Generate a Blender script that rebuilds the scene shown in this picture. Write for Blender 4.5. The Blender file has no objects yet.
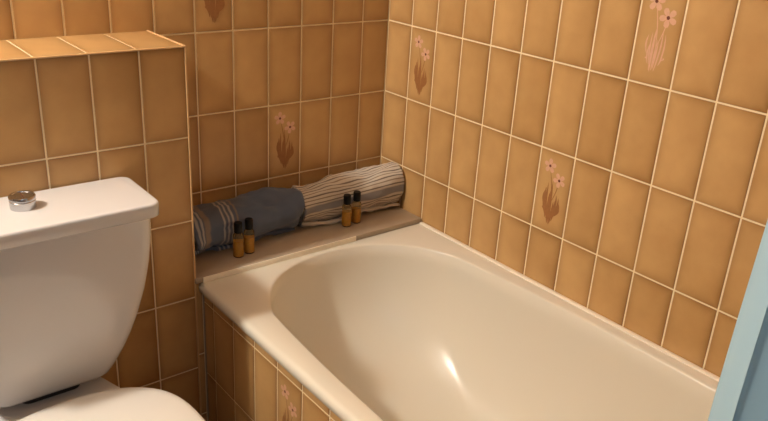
import bpy, bmesh, math, random
from mathutils import Vector, Matrix, noise
random.seed(7)
C = bpy.context.scene.collection
PI = math.pi

# ------------------------------------------------------------------ helpers
def srgb(r, g, b):
    f = lambda c: (c/255/12.92) if c/255 <= .04045 else ((c/255+.055)/1.055)**2.4
    return (f(r), f(g), f(b), 1)

def link(name, bm, mats, parent=None, smooth=True, sharp=40):
    bmesh.ops.recalc_face_normals(bm, faces=bm.faces) if smooth != 'keep' else None
    me = bpy.data.meshes.new(name); bm.to_mesh(me); bm.free()
    for m in (mats if isinstance(mats, (list, tuple)) else [mats]): me.materials.append(m)
    if smooth:
        me.polygons.foreach_set('use_smooth', [True]*len(me.polygons))
        me.set_sharp_from_angle(angle=math.radians(sharp))
    o = bpy.data.objects.new(name, me); C.objects.link(o)
    if parent: o.parent = parent
    return o

def tag(o, label=None, cat=None, group=None, kind=None):
    if label: o['label'] = label
    if cat: o['category'] = cat
    if group: o['group'] = group
    if kind: o['kind'] = kind
    return o

def empty(name, loc=(0, 0, 0)):
    o = bpy.data.objects.new(name, None); o.location = loc; o.empty_display_size = .05
    C.objects.link(o); return o

def box(bm, x0, x1, y0, y1, z0, z1, bev=0, seg=2, mat=0):
    r = bmesh.ops.create_cube(bm, size=1)
    vs = r['verts']
    for v in vs:
        v.co = Vector(((x0+x1)/2+v.co.x*(x1-x0), (y0+y1)/2+v.co.y*(y1-y0), (z0+z1)/2+v.co.z*(z1-z0)))
    fs = {f for v in vs for f in v.link_faces}
    for f in fs: f.material_index = mat
    if bev:
        es = list({e for v in vs for e in v.link_edges})
        bmesh.ops.bevel(bm, geom=es, offset=bev, segments=seg, profile=.5, affect='EDGES', material=-1)

def lathe(bm, prof, n=24, cx=0, cy=0, mat=0, cap=True):
    rings = []
    for r, z in prof:
        if r < 1e-6: rings.append([bm.verts.new((cx, cy, z))])
        else: rings.append([bm.verts.new((cx+r*math.cos(2*PI*k/n), cy+r*math.sin(2*PI*k/n), z)) for k in range(n)])
    for a, b in zip(rings, rings[1:]):
        for k in range(n):
            k2 = (k+1) % n
            if len(a) == 1 and len(b) == 1: continue
            if len(a) == 1: f = bm.faces.new((a[0], b[k], b[k2]))
            elif len(b) == 1: f = bm.faces.new((a[k], a[k2], b[0]))
            else: f = bm.faces.new((a[k], a[k2], b[k2], b[k]))
            f.material_index = mat

def loft(bm, rings, cap0=True, cap1=True):
    R = [[bm.verts.new(p) for p in r] for r in rings]
    n = len(R[0])
    for a, b in zip(R, R[1:]):
        for k in range(n): bm.faces.new((a[k], a[(k+1) % n], b[(k+1) % n], b[k]))
    if cap0: bm.faces.new(list(reversed(R[0])))
    if cap1: bm.faces.new(R[-1])
    return R

def tube(bm, pts, r, n=10, mat=0):
    pts = [Vector(p) for p in pts]; rings = []
    for i, p in enumerate(pts):
        t = (pts[min(i+1, len(pts)-1)]-pts[max(i-1, 0)]).normalized()
        a = t.cross(Vector((0, 0, 1)) if abs(t.z) < .9 else Vector((1, 0, 0))).normalized(); b = t.cross(a)
        rings.append([p+(a*math.cos(2*PI*k/n)+b*math.sin(2*PI*k/n))*r for k in range(n)])
    loft(bm, rings)

# ------------------------------------------------------------------ materials
def newmat(name):
    m = bpy.data.materials.new(name); m.use_nodes = True
    nt = m.node_tree; b = nt.nodes['Principled BSDF']
    return m, nt, b

def simple(name, col, rough=.5, metal=0, spec=.5, bump=0, bscale=200, var=0, vscale=8, coat=0):
    m, nt, b = newmat(name)
    b.inputs['Base Color'].default_value = col
    b.inputs['Roughness'].default_value = rough
    b.inputs['Metallic'].default_value = metal
    b.inputs['Specular IOR Level'].default_value = spec
    b.inputs['Coat Weight'].default_value = coat
    tc = nt.nodes.new('ShaderNodeTexCoord')
    if bump:
        n = nt.nodes.new('ShaderNodeTexNoise'); n.inputs['Scale'].default_value = bscale
        nt.links.new(tc.outputs['Object'], n.inputs['Vector'])
        bp = nt.nodes.new('ShaderNodeBump'); bp.inputs['Strength'].default_value = bump; bp.inputs['Distance'].default_value = .002
        nt.links.new(n.outputs['Fac'], bp.inputs['Height']); nt.links.new(bp.outputs['Normal'], b.inputs['Normal'])
    if var:
        n = nt.nodes.new('ShaderNodeTexNoise'); n.inputs['Scale'].default_value = vscale; n.inputs['Detail'].default_value = 5
        nt.links.new(tc.outputs['Object'], n.inputs['Vector'])
        mx = nt.nodes.new('ShaderNodeMix'); mx.data_type = 'RGBA'
        mx.inputs['A'].default_value = tuple(c*(1-var) for c in col[:3])+(1,)
        mx.inputs['B'].default_value = tuple(min(1, c*(1+var)) for c in col[:3])+(1,)
        nt.links.new(n.outputs['Fac'], mx.inputs['Factor']); nt.links.new(mx.outputs['Result'], b.inputs['Base Color'])
    return m

def tile_material():
    m, nt, b = newmat('ochre glazed tile')
    N = nt.nodes.new; L = nt.links.new
    uv = N('ShaderNodeUVMap'); uv.uv_map = 'UVMap'
    sep = N('ShaderNodeSeparateXYZ'); L(uv.outputs['UV'], sep.inputs['Vector'])
    def math_(op, a, b_=None, c=None):
        n = N('ShaderNodeMath'); n.operation = op
        for i, x in enumerate((a, b_, c)):
            if x is None: continue
            if isinstance(x, (int, float)): n.inputs[i].default_value = x
            else: L(x, n.inputs[i])
        return n.outputs[0]
    # edge shading of the glaze: darker brown fired rim on each tile
    du = math_('ABSOLUTE', math_('SUBTRACT', sep.outputs['X'], .5))
    dv = math_('ABSOLUTE', math_('SUBTRACT', sep.outputs['Y'], .5))
    eu = math_('POWER', math_('MULTIPLY', du, 2), 5); ev = math_('POWER', math_('MULTIPLY', dv, 2), 9)
    edge = math_('MAXIMUM', eu, ev)
    tc = N('ShaderNodeTexCoord')
    ns = N('ShaderNodeTexNoise'); ns.inputs['Scale'].default_value = 14; ns.inputs['Detail'].default_value = 4
    L(tc.outputs['Object'], ns.inputs['Vector'])
    at = N('ShaderNodeAttribute'); at.attribute_name = 'tone'
    f = math_('ADD', math_('MULTIPLY', edge, .42), math_('MULTIPLY', math_('SUBTRACT', ns.outputs['Fac'], .5), .45))
    f = math_('ADD', f, math_('MULTIPLY', math_('SUBTRACT', at.outputs['Fac'], .5), .16))
    f = math_('ADD', f, .17)
    f = math_('ADD', f, math_('MULTIPLY', sep.outputs['X'], .22))
    cr = N('ShaderNodeValToRGB'); L(f, cr.inputs['Fac'])
    e = cr.color_ramp.elements
    e[0].position = 0; e[0].color = srgb(213, 171, 113)
    e[1].position = 1; e[1].color = srgb(134, 88, 38)
    L(cr.outputs['Color'], b.inputs['Base Color'])
    b.inputs['Roughness'].default_value = .32
    b.inputs['Specular IOR Level'].default_value = .45
    n2 = N('ShaderNodeTexNoise'); n2.inputs['Scale'].default_value = 90; L(tc.outputs['Object'], n2.inputs['Vector'])
    bp = N('ShaderNodeBump'); bp.inputs['Strength'].default_value = .12; bp.inputs['Distance'].default_value = .001
    L(n2.outputs['Fac'], bp.inputs['Height']); L(bp.outputs['Normal'], b.inputs['Normal'])
    return m

M_tile = tile_material()
M_grout = simple('cream grout', srgb(240, 222, 184), .8, var=.06, vscale=40)
M_dbrown = simple('brown fired decor', srgb(158, 106, 60), .45, var=.2, vscale=120)
M_dpink = simple('pink petals and painted gloss', srgb(218, 172, 142), .45, var=.12, vscale=120)
M_dcore = simple('dark flower centre', srgb(110, 50, 30), .5)
TM = [M_tile, M_grout, M_dbrown, M_dpink, M_dcore]
M_tub = simple('bath enamel', srgb(230, 222, 204), .24, spec=.5, coat=0)
M_china = simple('toilet china', srgb(222, 220, 218), .12, coat=.4)
M_lidp = simple('seat plastic', srgb(230, 224, 214), .22)
M_chrome = simple('chrome', (.55, .55, .56, 1), .22, metal=1)
M_ledge = simple('taupe ledge tile', srgb(176, 158, 134), .4, var=.18, vscale=9)
M_seal = simple('white sealant', srgb(248, 235, 214), .4)
M_trim = simple('cream edge trim', srgb(216, 176, 124), .4)
M_alu = simple('pale metal edge strip', srgb(252, 240, 216), .35)
M_ceil = simple('ceiling paint', srgb(190, 180, 168), .9)
M_floor = simple('brown floor', srgb(92, 66, 46), .5, var=.12, vscale=6)

# ------------------------------------------------------------------ tiled walls
PH = .2033
def decor(bm, P, w, h, kind):
    """flowers and grass in relief on one tile; P(u,v,d) -> point, u/v in metres"""
    def poly(pts, d, mat):
        vs = [bm.verts.new(P(u, v, d)) for u, v in pts]
        f = bm.faces.new(vs); f.material_index = mat
    def blade(u0, v0, u1, v1, wd, bend, d, mat):
        n = 7; Lp = []; Rp = []
        for i in range(n):
            t = i/(n-1); u = u0+(u1-u0)*t+bend*math.sin(PI*t); v = v0+(v1-v0)*t
            ww = wd*math.sin(PI*(.08+.9*t))**.8
            Lp.append((u-ww, v)); Rp.append((u+ww, v))
        for i in range(n-1): poly([Lp[i], Rp[i], Rp[i+1], Lp[i+1]], d, mat)
    rnd = random.Random(kind*31+5)
    bm_m = 3 if kind == 1 else 2  # pink variant: specular gloss on the relief blades put into their colour
    nb = 13 if kind == 1 else 26
    for i in range(nb):
        t = i/(nb-1)
        e2 = abs(2*t-1); u0 = w*(.49+.34*(t-.5)+rnd.uniform(-.02, .02)); u1 = w*(.50+.50*(t-.5)+rnd.uniform(-.05, .05))
        v1 = h*((.57 if kind else .62)-.12*e2+rnd.uniform(-.2, .05))
        blade(u0+(u1-u0)*.15, h*(rnd.uniform(.09, .15)+.16*e2**1.6), u1, v1, w*(.019 if kind == 1 else .028), (t-.5)*w*.08, .0004+.00002*i, bm_m)
    fl = [(.34, .82, .10), (.67, .68, .115)]
    for k, (fu, fv, fr) in enumerate(fl):
        blade(w*.5, h*.38, w*fu, h*fv, w*.012, w*.03, .0003, 3 if kind == 1 else 2)
        cu, cv = w*fu, h*fv; R = w*.21 if kind == 1 else w*.19
        for p in range(5):
            a = p*2*PI/5+.3+k*.5
            pts = []
            for q in range(9):
                s = q/8*2*PI
                rr = R*(.55+.45*math.cos(s)); tt = R*.30*math.sin(s)*(1+.3*math.cos(s))
                pts.append((cu+rr*math.cos(a)-tt*math.sin(a), cv+rr*math.sin(a)+tt*math.cos(a)))
            poly(pts[:-1], .0006+.00004*p, 3)
        poly([(cu+R*.2*math.cos(q*PI/3), cv+R*.2*math.sin(q*PI/3)) for q in range(6)], .001, 4)

def tiles(bm, O, U, V, ul, vl, lo, hi, dec={}, g=.0034, mir=False, skip=None):
    """tiles on the plane O + u U + v V, faces along normal U x V. ul, vl grid lines clipped to lo..hi"""
    O = Vector(O); U = Vector(U); V = Vector(V); Nn = U.cross(V).normalized()
    uvl = bm.loops.layers.uv.get('UVMap') or bm.loops.layers.uv.new('UVMap')
    tone = bm.faces.layers.float.get('tone') or bm.faces.layers.float.new('tone')
    us = [x for x in sorted(ul) if lo[0]+.004 < x < hi[0]-.004]; us = [lo[0]]+us+[hi[0]]
    vs = [x for x in sorted(vl) if lo[1]+.004 < x < hi[1]-.004]; vs = [lo[1]]+vs+[hi[1]]
    def P(u, v, d=0): return O+U*u+V*v+Nn*d
    # grout bed
    q = [bm.verts.new(P(u, v, -.0012)) for u, v in ((lo[0], lo[1]), (hi[0], lo[1]), (hi[0], hi[1]), (lo[0], hi[1]))]
    f = bm.faces.new(q); f.material_index = 1
    for i in range(len(us)-1):
        for j in range(len(vs)-1):
            a, b, c, d = us[i]+g/2, us[i+1]-g/2, vs[j]+g/2, vs[j+1]-g/2
            if b-a < .004 or d-c < .004: continue
            e = .0012; tn = random.random()
            o4 = [(a, c), (b, c), (b, d), (a, d)]; i4 = [(a+e, c+e), (b-e, c+e), (b-e, d-e), (a+e, d-e)]
            ov = [bm.verts.new(P(u, v, -.0013)) for u, v in o4]
            tl = [random.uniform(-.00018, .00018) for _ in range(2)]
            iv = [bm.verts.new(P(u, v, 0)) for u, v in i4]
            fs = [bm.faces.new(iv)]+[bm.faces.new((ov[k], ov[(k+1) % 4], iv[(k+1) % 4], iv[k])) for k in range(4)]
            for f in fs:
                f.material_index = 0; f[tone] = tn
                for l in f.loops:
                    co = l.vert.co-O
                    uu = co.dot(U); vv = co.dot(V)
                    l[uvl].uv = ((uu-a)/(b-a), (vv-c)/(d-c))
            key = None
            for (du, dv), kd in dec.items():
                if a < du < b and c < dv < d:
                    decor(bm, (lambda u, v, dd, a=a, c=c: P(a+u, c+v, dd)), b-a, d-c, kd)

def slab(bm, *a): box(bm, *a, mat=1)

def wall(name, build, mats=TM):
    bm = bmesh.new(); build(bm)
    o = link(name, bm, mats, smooth=False)
    me = o.data
    return tag(o, kind='structure')

ZF, ZC = -1.10, 1.40
zl = [k*PH for k in range(-6, 8)]
XL, YF = -2.35, -2.55     # left wall, front wall

def b_back(bm):
    ul = [XL*-1-(.0907+.1*k) for k in range(24)]   # measured from the left wall
    tiles(bm, (XL, 0, 0), (1, 0, 0), (0, 0, 1), [-XL-.0907-.1*k for k in range(23)], zl, (0, ZF), (-XL, ZC),
          dec={(-XL-.0907-.25, -.3): 0, (-XL-.0907-.45, .1): 0, (-XL-.0907-1.05, .3): 0, (-XL-.0907-.05, .7): 0})
    slab(bm, XL-.1, .1, .002, .1, ZF, ZC)
wall('wall_back', b_back)
def b_right(bm):
    tiles(bm, (0, 0, 0), (0, -1, 0), (0, 0, 1), [.1013+.1*k for k in range(26)], zl, (0, ZF), (-YF, ZC),
          dec={(.15, -.1): 0, (.65, -.3): 0, (.86, .1): 1, (1.35, .5): 0, (.35, .5): 0})
    slab(bm, .002, .1, YF, .1, ZF, ZC)
wall('wall_right', b_right)
def b_left(bm):
    box(bm, XL-.1, XL, YF, .1, ZF, ZC)
wall('wall_left', b_left, [simple('taupe wall paint', srgb(120, 100, 82), .8)])
def b_front(bm):
    box(bm, XL-.1, .1, YF-.1, YF, ZF, ZC)
wall('wall_front', b_front, [simple('taupe front paint', srgb(120, 104, 90), .8)])
def b_end(bm):   # low-shower end partition at the foot of the bath
    box(bm, -.74, -.003, -2.0, -1.912, ZF, ZC-.002, mat=1)
    tiles(bm, (-.003, -1.909, 0), (-1, 0, 0), (0, 0, 1), [.1*k for k in range(9)], zl, (0, ZF+.002), (.737, ZC-.003))
wall('wall_partition', b_end)
bm = bmesh.new(); box(bm, XL-.1, .1, YF-.1, .1, ZF-.1, ZF); tag(link('floor', bm, M_floor, smooth=False), kind='structure')
bm = bmesh.new(); box(bm, XL-.1, .1, YF-.1, .1, ZC, ZC+.1); tag(link('ceiling', bm, M_ceil, smooth=False), kind='structure')

# boxed-in pipe duct behind the toilet
BX, BY, BZ = -.7095, -.2, .013
bzl = [BZ-.1995*k for k in range(7)]
def b_box(bm):
    w = BX-XL-.001
    bul = [w-.1*k for k in range(1, 17)]
    tiles(bm, (XL+.001, BY, 0), (1, 0, 0), (0, 0, 1), bul, bzl, (0, ZF+.001), (w, BZ))
    tiles(bm, (XL+.001, BY, BZ), (1, 0, 0), (0, 1, 0), bul, [], (0, 0), (w, -BY-.001))
    tiles(bm, (BX, BY, 0), (0, 1, 0), (0, 0, 1), [.1], bzl, (0, ZF+.001), (-BY-.001, BZ))
    box(bm, XL+.001, BX-.002, BY+.002, -.001, ZF+.001, BZ-.002, mat=1)
wall('wall_duct', b_box)
bm = bmesh.new()
tube(bm, [(XL+.002, BY, BZ), (BX, BY, BZ)], .0022)
tube(bm, [(BX, BY, BZ), (BX, BY, ZF+.002)], .0022)
tube(bm, [(BX, BY, BZ), (BX, -.003, BZ)], .0022)
tag(link('trim_1', bm, M_trim), kind='structure')

# apron of the bath
AX = -.69
TZ = -.5487      # bath deck
def b_apron(bm):
    tiles(bm, (AX, -.202, 0), (0, -1, 0), (0, 0, 1), [], [], (0, 0), (.001, .001)) if False else None
    # faces -X: U must satisfy U x V = -X with V=+Z  ->  U=-Y gives (-Y x Z) = -X
    ul = [.048+.0968*k for k in range(18)]
    tiles(bm, (AX, -.202, 0), (0, -1, 0), (0, 0, 1), ul, [-1.009, -.806, -.603], (0, ZF+.001), (1.705, -.566),
          dec={(.048+.0968*3.5, -.7): 0, (.048+.0968*10.5, -.7): 0})
    # narrow return strip under the ledge end
    tiles(bm, (BX+.0005, -.1985, 0), (1, 0, 0), (0, 0, 1), [], [-.93, -.75], (0, ZF+.001), (AX-BX-.001, -.55))
    box(bm, AX+.002, AX+.022, -1.907, -.203, ZF+.001, -.567, mat=1)
wall('wall_apron', b_apron)

# ------------------------------------------------------------------ ledge behind the bath
bm = bmesh.new()
box(bm, -.711, -.002, -.206, -.003, -.549, -.534, bev=.003)
box(bm, -.7085, -.002, -.196, -.004, ZF+.001, -.5495)
led = tag(link('trim_2', bm, M_ledge), kind='structure')
bm = bmesh.new()
box(bm, -.692, -.24, -.2085, -.2055, -.5484, -.5342, bev=.001)
tag(link('trim_3', bm, M_alu), kind='structure')
bm = bmesh.new()   # sealant bead along the wall
box(bm, -.013, -.0005, -1.90, -.207, -.556, -.5435, bev=.004)
tag(link('trim_4', bm, M_seal), kind='structure')

# ------------------------------------------------------------------ bath
def basin_outline(n=128):
    pts = []
    a, be, L, ex = .304, .40, .385, 2.35
    for k in range(n):
        t = 2*PI*(k+.5)/n
        c, s = math.cos(t), math.sin(t)
        x = a*math.copysign(abs(c)**(2/ex), c)
        y = be*math.copysign(abs(s)**(2/ex), s)
        y += L*max(-1, min(1, s*2.2))
        pts.append((x, y))
    return pts
BC = Vector((-.349, -1.01))
bm = bmesh.new()
inn = basin_outline(); n = len(inn)
x0, x1, y0, y1 = -.7005, -.001, -1.908, -.197
def rect_pt(px, py, d):
    """ray from basin centre through px,py to rectangle inset by d"""
    ax0, ax1, ay0, ay1 = x0+d-BC.x, x1-d-BC.x, y0+d-BC.y, y1-d-BC.y
    s = 1e9
    if px > 1e-9: s = min(s, ax1/px)
    if px < -1e-9: s = min(s, ax0/px)
    if py > 1e-9: s = min(s, ay1/py)
    if py < -1e-9: s = min(s, ay0/py)
    return (px*s, py*s)
def rect_ring(d, z):
    pts = [rect_pt(px, py, d) for px, py in inn]
    for cx, cy in ((x0+d, y0+d), (x0+d, y1-d), (x1-d, y0+d), (x1-d, y1-d)):
        cx -= BC.x; cy -= BC.y
        k = min(range(n), key=lambda i: (pts[i][0]-cx)**2+(pts[i][1]-cy)**2)
        pts[k] = (cx, cy)
    return [(BC.x+p[0], BC.y+p[1], z) for p in pts]
rings = [rect_ring(.006, TZ-.030), rect_ring(.0005, TZ-.024), rect_ring(0, TZ-.012), rect_ring(.002, TZ-.005), rect_ring(.006, TZ-.0012), rect_ring(.012, TZ)]
def basin_ring(s, z, grow=0):
    out = []
    for px, py in inn:
        r = math.hypot(px, py)
        out.append((BC.x+px*s+grow*px/r, BC.y+py*s+grow*py/r, z))
    return out
for gr, dz in ((.010, 0), (.005, -.0012), (.001, -.004)): rings.append(basin_ring(1, TZ+dz, gr))
D = .40; pw = 2.7
for i in range(1, 41):
    f = i/40
    ang = f*PI/2
    s = math.cos(ang)**(2/pw) if i < 40 else 0
    d = math.sin(ang)**(2/pw)
    s = max(s, .02)
    rings.append(basin_ring(s, TZ-.004-(D-.004)*d*1.0))
loft(bm, rings, cap0=False, cap1=True)
bath = link('bathtub', bm, M_tub, sharp=75)
tag(bath, 'cream enamel built-in bathtub with rounded basin and tiled side', 'bathtub')

# ------------------------------------------------------------------ toilet
toilet = empty('toilet', (-1.075, -.40, ZF))
tag(toilet, 'white close-coupled toilet with closed lid against the boxed tiled wall', 'toilet')
TX = -1.075
def inv(o): o.matrix_parent_inverse = Matrix.Translation(-toilet.location); return o
def rrect(cx, y0, y1, hw, r, z, n=8, bow=0):
    pts = []
    cy = (y0+y1)/2; hy = abs(y1-y0)/2; r = min(r, hw-.001, hy-.001)
    for q, (sx, sy) in enumerate(((1, 1), (-1, 1), (-1, -1), (1, -1))):
        for i in range(n+1):
            a = q*PI/2+i/n*PI/2
            x = sx*(hw-r)+r*math.cos(a); y = sy*(hy-r)+r*math.sin(a)
            if bow and y < 0: y -= bow*(1-(x/hw)**2)
            pts.append((cx+x, cy+y, z))
    return pts
# tank body: narrows downwards, rounded lower corners
bm = bmesh.new(); rings = []
prof = [(-.268, .210, -.371), (-.32, .209, -.369), (-.38, .204, -.364), (-.44, .194, -.357), (-.50, .179, -.348), (-.54, .166, -.341),
        (-.575, .152, -.334), (-.60, .140, -.328), (-.62, .130, -.322), (-.634, .122, -.318), (-.642, .114, -.312), (-.646, .104, -.304)]
for z, hw, yf in prof: rings.append(rrect(TX, yf, -.206, hw, .030, z, bow=.004))
loft(bm, rings[::-1]); inv(link('tank', bm, M_china, toilet, sharp=60))
bm = bmesh.new()
LZ = -.246
rings = []
for z, d in ((-.2760, .003), (-.2735, .0005), (-.2515, 0), (-.2485, .0008), (-.2467, .0025), (LZ, .0055)):
    rings.append(rrect(TX, -.383+d, -.203-d, .221-d, .022, z, bow=.005))
loft(bm, rings); inv(link('tank_lid', bm, M_china, toilet, sharp=60))
bm = bmesh.new(); bxc, byc = TX-.006, -.278
lathe(bm, [(0, LZ-.001), (.0228, LZ-.001), (.0232, LZ+.001), (.0232, LZ+.015), (.0224, LZ+.0160), (.0235, LZ+.0172), (.0237, LZ+.0230), (.0226, LZ+.0250), (.0196, LZ+.0254), (.0190, LZ+.0242), (0, LZ+.0238)], 40, bxc, byc)
fb = inv(link('flush_button', bm, M_chrome, toilet, sharp=35)); fb['label'] = 'round chrome flush button'
bm = bmesh.new(); box(bm, bxc-.0007, bxc+.0007, byc-.0185, byc+.0185, LZ+.0234, LZ+.0243, bev=.0004)
link('button_split', bm, M_dcore, fb)
# bowl & pedestal
def egg(z, yb, yf, hw, n=48, ex=2.2):
    pts = []; cy = yb-(yb-yf)*.52
    for k in range(n):
        t = 2*PI*k/n; c, s = math.cos(t), math.sin(t)
        x = hw*math.copysign(abs(c)**(2/ex), c)
        e2 = 2/(3.4 if s > 0 else 2.0)
        y = cy+(math.copysign(abs(s)**e2, s))*((yb-cy) if s > 0 else (cy-yf))
        if s > 0: x = hw*math.copysign(abs(c)**(2/2.6), c)
        q = max(0, min(1, (y+.44)/.12)); x *= 1-(1-.130/.185)*q*q*(3-2*q)*min(1, (z-ZF)/.3)
        pts.append((TX+x, y, z))
    return pts
bm = bmesh.new()
loft(bm, [egg(ZF+.001, -.24, -.60, .105), egg(ZF+.03, -.24, -.595, .10), egg(ZF+.15, -.235, -.60, .10), egg(ZF+.26, -.23, -.66, .13),
          egg(-.75, -.21, -.745, .168), egg(-.69, -.208, -.775, .183), egg(-.674, -.208, -.78, .185), egg(-.667, -.212, -.776, .181)])
inv(link('bowl', bm, M_china, toilet, sharp=60))
bm = bmesh.new()
loft(bm, [rrect(TX, -.29, -.225, .06, .02, -.668), rrect(TX, -.29, -.225, .06, .02, -.644)])
inv(link('gasket', bm, simple('dark rubber', srgb(40, 36, 34), .7), toilet))
def seat_ring(d, z, back=-.364):
    z += .014
    pts = []; n = 72
    for k in range(n):
        t = 2*PI*k/n; c, s = math.cos(t), math.sin(t)
        hw = .205-d; cy = -.575
        if s > 0:
            ex = 3.0; b = (back-cy)-d
            x = hw*math.copysign(abs(c)**(2/2.35), c); y = cy+b*abs(s)**(2/ex)
        else:
            x = hw*c; y = cy-(.225-d)*abs(s)
        pts.append((TX+x, y, z))
    return pts
bm = bmesh.new()
loft(bm, [seat_ring(.010, -.680, -.374), seat_ring(.004, -.678, -.374), seat_ring(.003, -.664, -.374), seat_ring(.008, -.661, -.374)])
inv(link('seat', bm, M_lidp, toilet, sharp=60))
bm = bmesh.new()
loft(bm, [seat_ring(.004, -.660), seat_ring(.0, -.657), seat_ring(0, -.652), seat_ring(.002, -.6485), seat_ring(.007, -.6455), seat_ring(.018, -.6435), seat_ring(.05, -.642), seat_ring(.1, -.641)])
inv(link('seat_lid', bm, M_lidp, toilet, sharp=60))
for sx in (-1, 1):
    bm = bmesh.new(); tube(bm, [(TX+sx*.078-.018, -.368, -.648), (TX+sx*.078+.018, -.368, -.648)], .007, 14)
    inv(link('hinge', bm, M_lidp, toilet, sharp=50))

# ------------------------------------------------------------------ towels
def towel_mat(name, kind):
    m, nt, b = newmat(name); N = nt.nodes.new; L = nt.links.new
    uv = N('ShaderNodeUVMap'); uv.uv_map = 'UVMap'
    sep = N('ShaderNodeSeparateXYZ'); L(uv.outputs['UV'], sep.inputs['Vector'])
    cr = N('ShaderNodeValToRGB'); cr.color_ramp.interpolation = 'LINEAR'
    e = cr.color_ramp.elements
    def put(stops):
        while len(e) > 1: e.remove(e[-1])
        e[0].position = stops[0][0]; e[0].color = stops[0][1]
        for p, c in stops[1:]: x = e.new(p); x.color = c
    if kind == 'blue':
        base = srgb(98, 108, 126); lt = srgb(176, 174, 172); br = srgb(142, 130, 122); dk = srgb(74, 80, 100)
        st = [(0, base)]
        for a, wd, c in ((.05, .012, lt), (.085, .010, lt), (.13, .03, br), (.30, .010, lt), (.345, .010, lt), (.39, .012, lt), (.44, .010, br)):
            a *= .86
            st += [(a-wd, base), (a-wd*.5, c), (a+wd*.5, c), (a+wd, base)]
        L(sep.outputs['X'], cr.inputs['Fac'])
        put(st)
    else:
        base = srgb(214, 202, 184); dk = srgb(122, 108, 96); gy = srgb(146, 142, 142); br = srgb(150, 132, 112)
        # repeating woven stripes round the roll
        st = [(0, base), (.13, base), (.16, dk), (.22, dk), (.25, base), (.38, base), (.41, br), (.45, br), (.48, base), (.60, base), (.63, dk), (.69, dk), (.72, base), (.85, base), (.88, br), (.93, br), (.96, base)]
        mm = N('ShaderNodeMath'); mm.operation = 'MULTIPLY'; mm.inputs[1].default_value = 36
        fr = N('ShaderNodeMath'); fr.operation = 'FRACT'
        L(sep.outputs['Y'], mm.inputs[0]); L(mm.outputs[0], fr.inputs[0]); L(fr.outputs[0], cr.inputs['Fac'])
        put(st)
    col = cr.outputs['Color']
    if kind != 'blue':   # one broad grey band
        c2 = N('ShaderNodeValToRGB'); f = c2.color_ramp.elements
        f[0].position = 0; f[0].color = (0, 0, 0, 1); f[1].position = .204; f[1].color = (0, 0, 0, 1)
        for p, v in ((.206, 1), (.220, 1), (.222, 0)):
            x = f.new(p); x.color = (v, v, v, 1)
        L(sep.outputs['Y'], c2.inputs['Fac'])
        mx = N('ShaderNodeMix'); mx.data_type = 'RGBA'; mx.inputs['B'].default_value = gy
        L(c2.outputs['Color'], mx.inputs['Factor']); L(col, mx.inputs['A']); col = mx.outputs['Result']
    L(col, b.inputs['Base Color'])
    b.inputs['Roughness'].default_value = .95; b.inputs['Specular IOR Level'].default_value = .1
    b.inputs['Sheen Weight'].default_value = .25
    tc = N('ShaderNodeTexCoord'); nz = N('ShaderNodeTexNoise'); nz.inputs['Scale'].default_value = 420; L(tc.outputs['Object'], nz.inputs['Vector'])
    bp = N('ShaderNodeBump'); bp.inputs['Strength'].default_value = .5; bp.inputs['Distance'].default_value = .002
    L(nz.outputs['Fac'], bp.inputs['Height']); L(bp.outputs['Normal'], b.inputs['Normal'])
    return m

def towel(name, mat, p0, p1, ry, rz, seed, ends, turns=4, thick=.010, skew=0, nz_amp=.006, a0=0):
    """rolled towel: a spiral sheet lofted from p0 to p1 lying on the ledge"""
    bm = bmesh.new(); uvl = bm.loops.layers.uv.get('UVMap') or bm.loops.layers.uv.new('UVMap')
    Mn, J = 150, 60
    zb = -.534
    grid = []
    for j in range(J+1):
        t = j/J; row = []
        cx = p0[0]+(p1[0]-p0[0])*t; cy = p0[1]+(p1[1]-p0[1])*t
        prof = ends(t)
        Ry, Rz = ry*prof[0], rz*prof[1]
        for side in (0, 1):
            for i in range(Mn+1):
                s = i/Mn; ss = s if side == 0 else 1-s        # 0 = outer end of the sheet
                th = a0+2*PI*turns*ss
                k = 1-.78*ss - (thick/rz if side else 0)*(1 if ss < .97 else .3)
                k = max(k, .03)
                y = math.cos(th)*Ry*k; z = math.sin(th)*Rz*k
                q = Vector((cx*9, math.cos(th)*1.3*k+seed, math.sin(th)*1.3*k))
                nv = noise.noise(q)*nz_amp + noise.noise(q*2.7)*nz_amp*.8 + noise.noise(Vector((cx*40+q.y*6, q.z*3, seed)))*nz_amp*.35
                cre = nz_amp*.5*math.sin(th*3+cx*26+seed)*(1-ss)
                rr = 1+(nv+cre)/rz
                y *= rr; z *= rr
                end = (max(0, 1-t/.08)-max(0, (t-.92)/.08))
                xo = end*(.010*math.sin(th*1.0+seed)+.016*ss)
                zz = zb+Rz+z
                zz = max(zz, zb+.0012+.0008*ss)
                yy = cy+y+skew*math.sin(PI*t)
                yy = min(yy, -.004)
                xx = max(-.706, min(-.008, cx+xo))
                row.append((Vector((xx, yy, zz)), t, ss))
        grid.append(row)
    V = [[bm.verts.new(p) for p, _, _ in r] for r in grid]
    n = len(V[0])
    for j in range(J):
        for k in range(n):
            k2 = (k+1) % n
            f = bm.faces.new((V[j][k], V[j][k2], V[j+1][k2], V[j+1][k]))
            vals = [grid[j][k], grid[j][k2], grid[j+1][k2], grid[j+1][k]]
            for l, (p, t, ss) in zip(f.loops, vals): l[uvl].uv = (t, ss)
    for j in (0, J):
        for k in range(Mn):
            a, b_, c, d = V[j][k], V[j][k+1], V[j][n-2-k], V[j][n-1-k]
            f = bm.faces.new((a, b_, c, d) if j else (d, c, b_, a))
            ss = grid[j][k][2]
            for l in f.loops: l[uvl].uv = (0 if j == 0 else 1, ss)
    return link(name, bm, mat, sharp=180)
M_blue = towel_mat('grey blue terry', 'blue'); M_white = towel_mat('striped terry', 'white')
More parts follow.
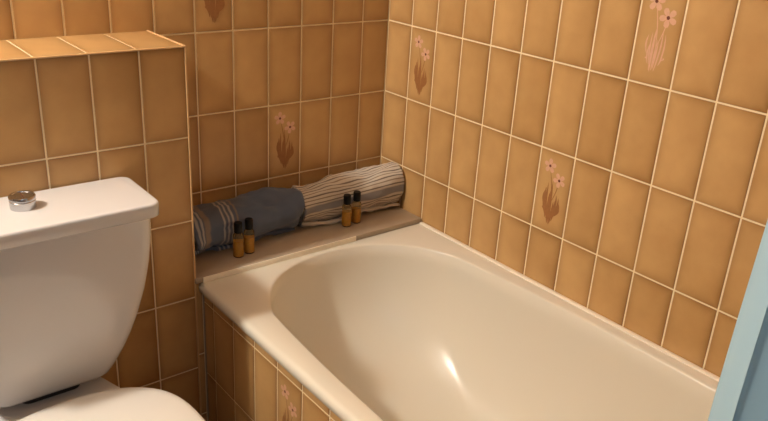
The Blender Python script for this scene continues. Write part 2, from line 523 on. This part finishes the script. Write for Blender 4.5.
def e_blue(t): return (1-.10*t+.05*math.sin(6*t), 1.0+.06*math.sin(PI*t)-.03*t)
def e_white(t): return (.98+.05*math.sin(5*t)+.05*t, .86+.16*t-.06*max(0, t-.9)*5)
tw = towel('rolled_towel', M_blue, (-.676, -.080), (-.352, -.070), .066, .062, 3.1, e_blue, a0=-1.9, nz_amp=.010)
tag(tw, 'grey-blue rolled towel with pale stripes at its end', 'towel', 'rolled towels on the ledge')
tw2 = towel('rolled_towel', M_white, (-.342, -.068), (-.012, -.080), .058, .070, 8.4, e_white, a0=-2.2, nz_amp=.011)
tag(tw2, 'white rolled towel with grey and brown stripes in the corner', 'towel', 'rolled towels on the ledge')

# ------------------------------------------------------------------ little bottles
M_glass, nt, b = newmat('amber tinted glass')
b.inputs['Base Color'].default_value = srgb(246, 226, 176); b.inputs['Transmission Weight'].default_value = .95
b.inputs['Roughness'].default_value = .05; b.inputs['IOR'].default_value = 1.3
M_liq, nt, b = newmat('amber liquid')
b.inputs['Base Color'].default_value = srgb(240, 190, 72); b.inputs['Transmission Weight'].default_value = .3
b.inputs['Roughness'].default_value = .15; b.inputs['IOR'].default_value = 1.3
M_cap = simple('black cap', srgb(12, 10, 10), .45, spec=.25)
def bottle():
    root = empty('toiletry_bottle', (0, 0, 0))
    bm = bmesh.new()
    lathe(bm, [(0, 0), (.0115, 0), (.0130, .0015), (.0133, .004), (.0133, .056), (.0122, .061), (.0078, .065), (.0070, .0665), (.0070, .071), (0, .071)], 28)
    link('glass_body', bm, M_glass, root, sharp=50)
    bm = bmesh.new()
    lathe(bm, [(0, .003), (.0108, .003), (.0116, .005), (.0116, .044), (0, .044)], 28)
    link('liquid', bm, M_liq, root, sharp=50)
    bm = bmesh.new()
    prof = [(0, .066), (.0100, .066), (.0105, .067), (.0105, .0905), (.0095, .0925), (0, .0925)]
    lathe(bm, prof, 28)
    link('cap', bm, M_cap, root, sharp=50)
    return root
proto = bottle()
BL = [(-.567, -.150, 'amber bottle with black cap at far left by the blue towel'),
      (-.533, -.144, 'amber bottle with black cap standing just right of the leftmost bottle'),
      (-.222, -.136, 'amber bottle with black cap, left one of the pair before the striped towel'),
      (-.184, -.130, 'amber bottle with black cap nearest the tub corner, rightmost of all four')]
for i, (x, y, lab) in enumerate(BL):
    if i == 0: r = proto
    else:
        r = proto.copy(); C.objects.link(r)
        for ch in list(proto.children):
            c = ch.copy(); C.objects.link(c); c.parent = r
    r.location = (x, y, -.5338); r.rotation_euler = (0, 0, i*1.3)
    tag(r, lab, 'bottle', 'small amber bottles on the ledge')

# ------------------------------------------------------------------ shower curtain and rail
M_cur, nt, b = newmat('pale blue curtain')
b.inputs['Base Color'].default_value = srgb(164, 200, 218); b.inputs['Roughness'].default_value = .5
b.inputs['Subsurface Weight'].default_value = 0
cur = empty('shower_curtain', (-.60, -1.62, -.66))
tag(cur, 'pale blue shower curtain hanging at the near end of the bath', 'curtain')
bm = bmesh.new(); nU, nV = 120, 40; G = []
for j in range(nV+1):
    z = -.66+(.93+.66)*j/nV; row = []
    tz = j/nV
    for i in range(nU+1):
        u = i/nU
        y = -1.386-.44*u - .006*math.sin(z*5)
        x = -.600+.026*math.sin(u*2*PI*4.5+2.3+.3*math.sin(z*2.2))*(1-.25*tz)+.006*math.sin(u*31+z*3)
        y += .010*math.sin(u*2*PI*4.5*2+1.0)*min(1, u*8)
        row.append(bm.verts.new((x, y, z)))
    G.append(row)
for j in range(nV):
    for i in range(nU): bm.faces.new((G[j][i], G[j][i+1], G[j+1][i+1], G[j+1][i]))
cl = link('cloth', bm, M_cur, cur, sharp=180); cl.matrix_parent_inverse = Matrix.Translation(-cur.location)
md = cl.modifiers.new('Solidify', 'SOLIDIFY'); md.thickness = .0012
bm = bmesh.new(); tube(bm, [(-.60, -.001, .955), (-.60, -1.908, .955)], .0115, 16)
tag(link('shower_rail', bm, M_chrome, sharp=50), 'chrome shower curtain rail above the bath', 'rail')
for i in range(8):
    yy = -1.41-.055*i
    bm = bmesh.new(); pts = [(-.60+.0165*math.sin(a*PI/10), yy, .949+.0195*math.cos(a*PI/10)) for a in range(21)]
    tube(bm, pts, .002, 6)
    o = link('curtain_ring', bm, M_chrome, cur, sharp=50); o.matrix_parent_inverse = Matrix.Translation(-cur.location)

# ------------------------------------------------------------------ lamps
def area(name, loc, tgt, size, power, col, shape='DISK', sy=None):
    l = bpy.data.lights.new(name, 'AREA'); l.shape = shape; l.size = size
    if sy: l.size_y = sy
    l.energy = power; l.color = col
    o = bpy.data.objects.new(name, l); o.location = loc
    o.rotation_euler = (Vector(tgt)-Vector(loc)).to_track_quat('-Z', 'Y').to_euler(); C.objects.link(o)
    return o
l = bpy.data.lights.new('mirror_lamp', 'POINT'); l.energy = 122; l.color = (1, .965, .89); l.shadow_soft_size = .07
o = bpy.data.objects.new('mirror_lamp', l); o.location = (-2.22, -.25, 1.22); C.objects.link(o)
area('cool_fill', (-1.5, -2.45, .55), (-.7, -.5, -.4), .9, 3.2, (.62, .82, 1), 'RECTANGLE', .9)  # added cool fill behind the camera, no window there; lifts the tank front
area('ceiling_fill', (-1.3, -.55, 1.38), (-.3, -.9, 0), .2, 3, (1, .95, .86))

w = bpy.data.worlds.new('World'); bpy.context.scene.world = w; w.use_nodes = True
w.node_tree.nodes['Background'].inputs['Color'].default_value = (.9, .8, .7, 1)
w.node_tree.nodes['Background'].inputs['Strength'].default_value = .05

# ------------------------------------------------------------------ camera (solved from the tile grid)
R0 = Vector((0.782723, -0.619914, 0.055243)); R1 = Vector((-0.198145, -0.332356, -0.922105)); R2 = Vector((0.589986, 0.710807, -0.382975))
cam = bpy.data.cameras.new('Camera'); co = bpy.data.objects.new('Camera', cam); C.objects.link(co)
M = Matrix((R0, -R1, -R2)).transposed().to_4x4(); M.translation = Vector((-1.40419, -1.72169, 0.33731))
co.matrix_world = M
cam.sensor_fit = 'HORIZONTAL'; cam.sensor_width = 36; cam.lens = 770.28*36/768; cam.clip_start = .01
bpy.context.scene.camera = co
sc = bpy.context.scene
sc.view_settings.view_transform = 'Standard'; sc.view_settings.look = 'None'
sc.view_settings.exposure = 0; sc.view_settings.gamma = 1
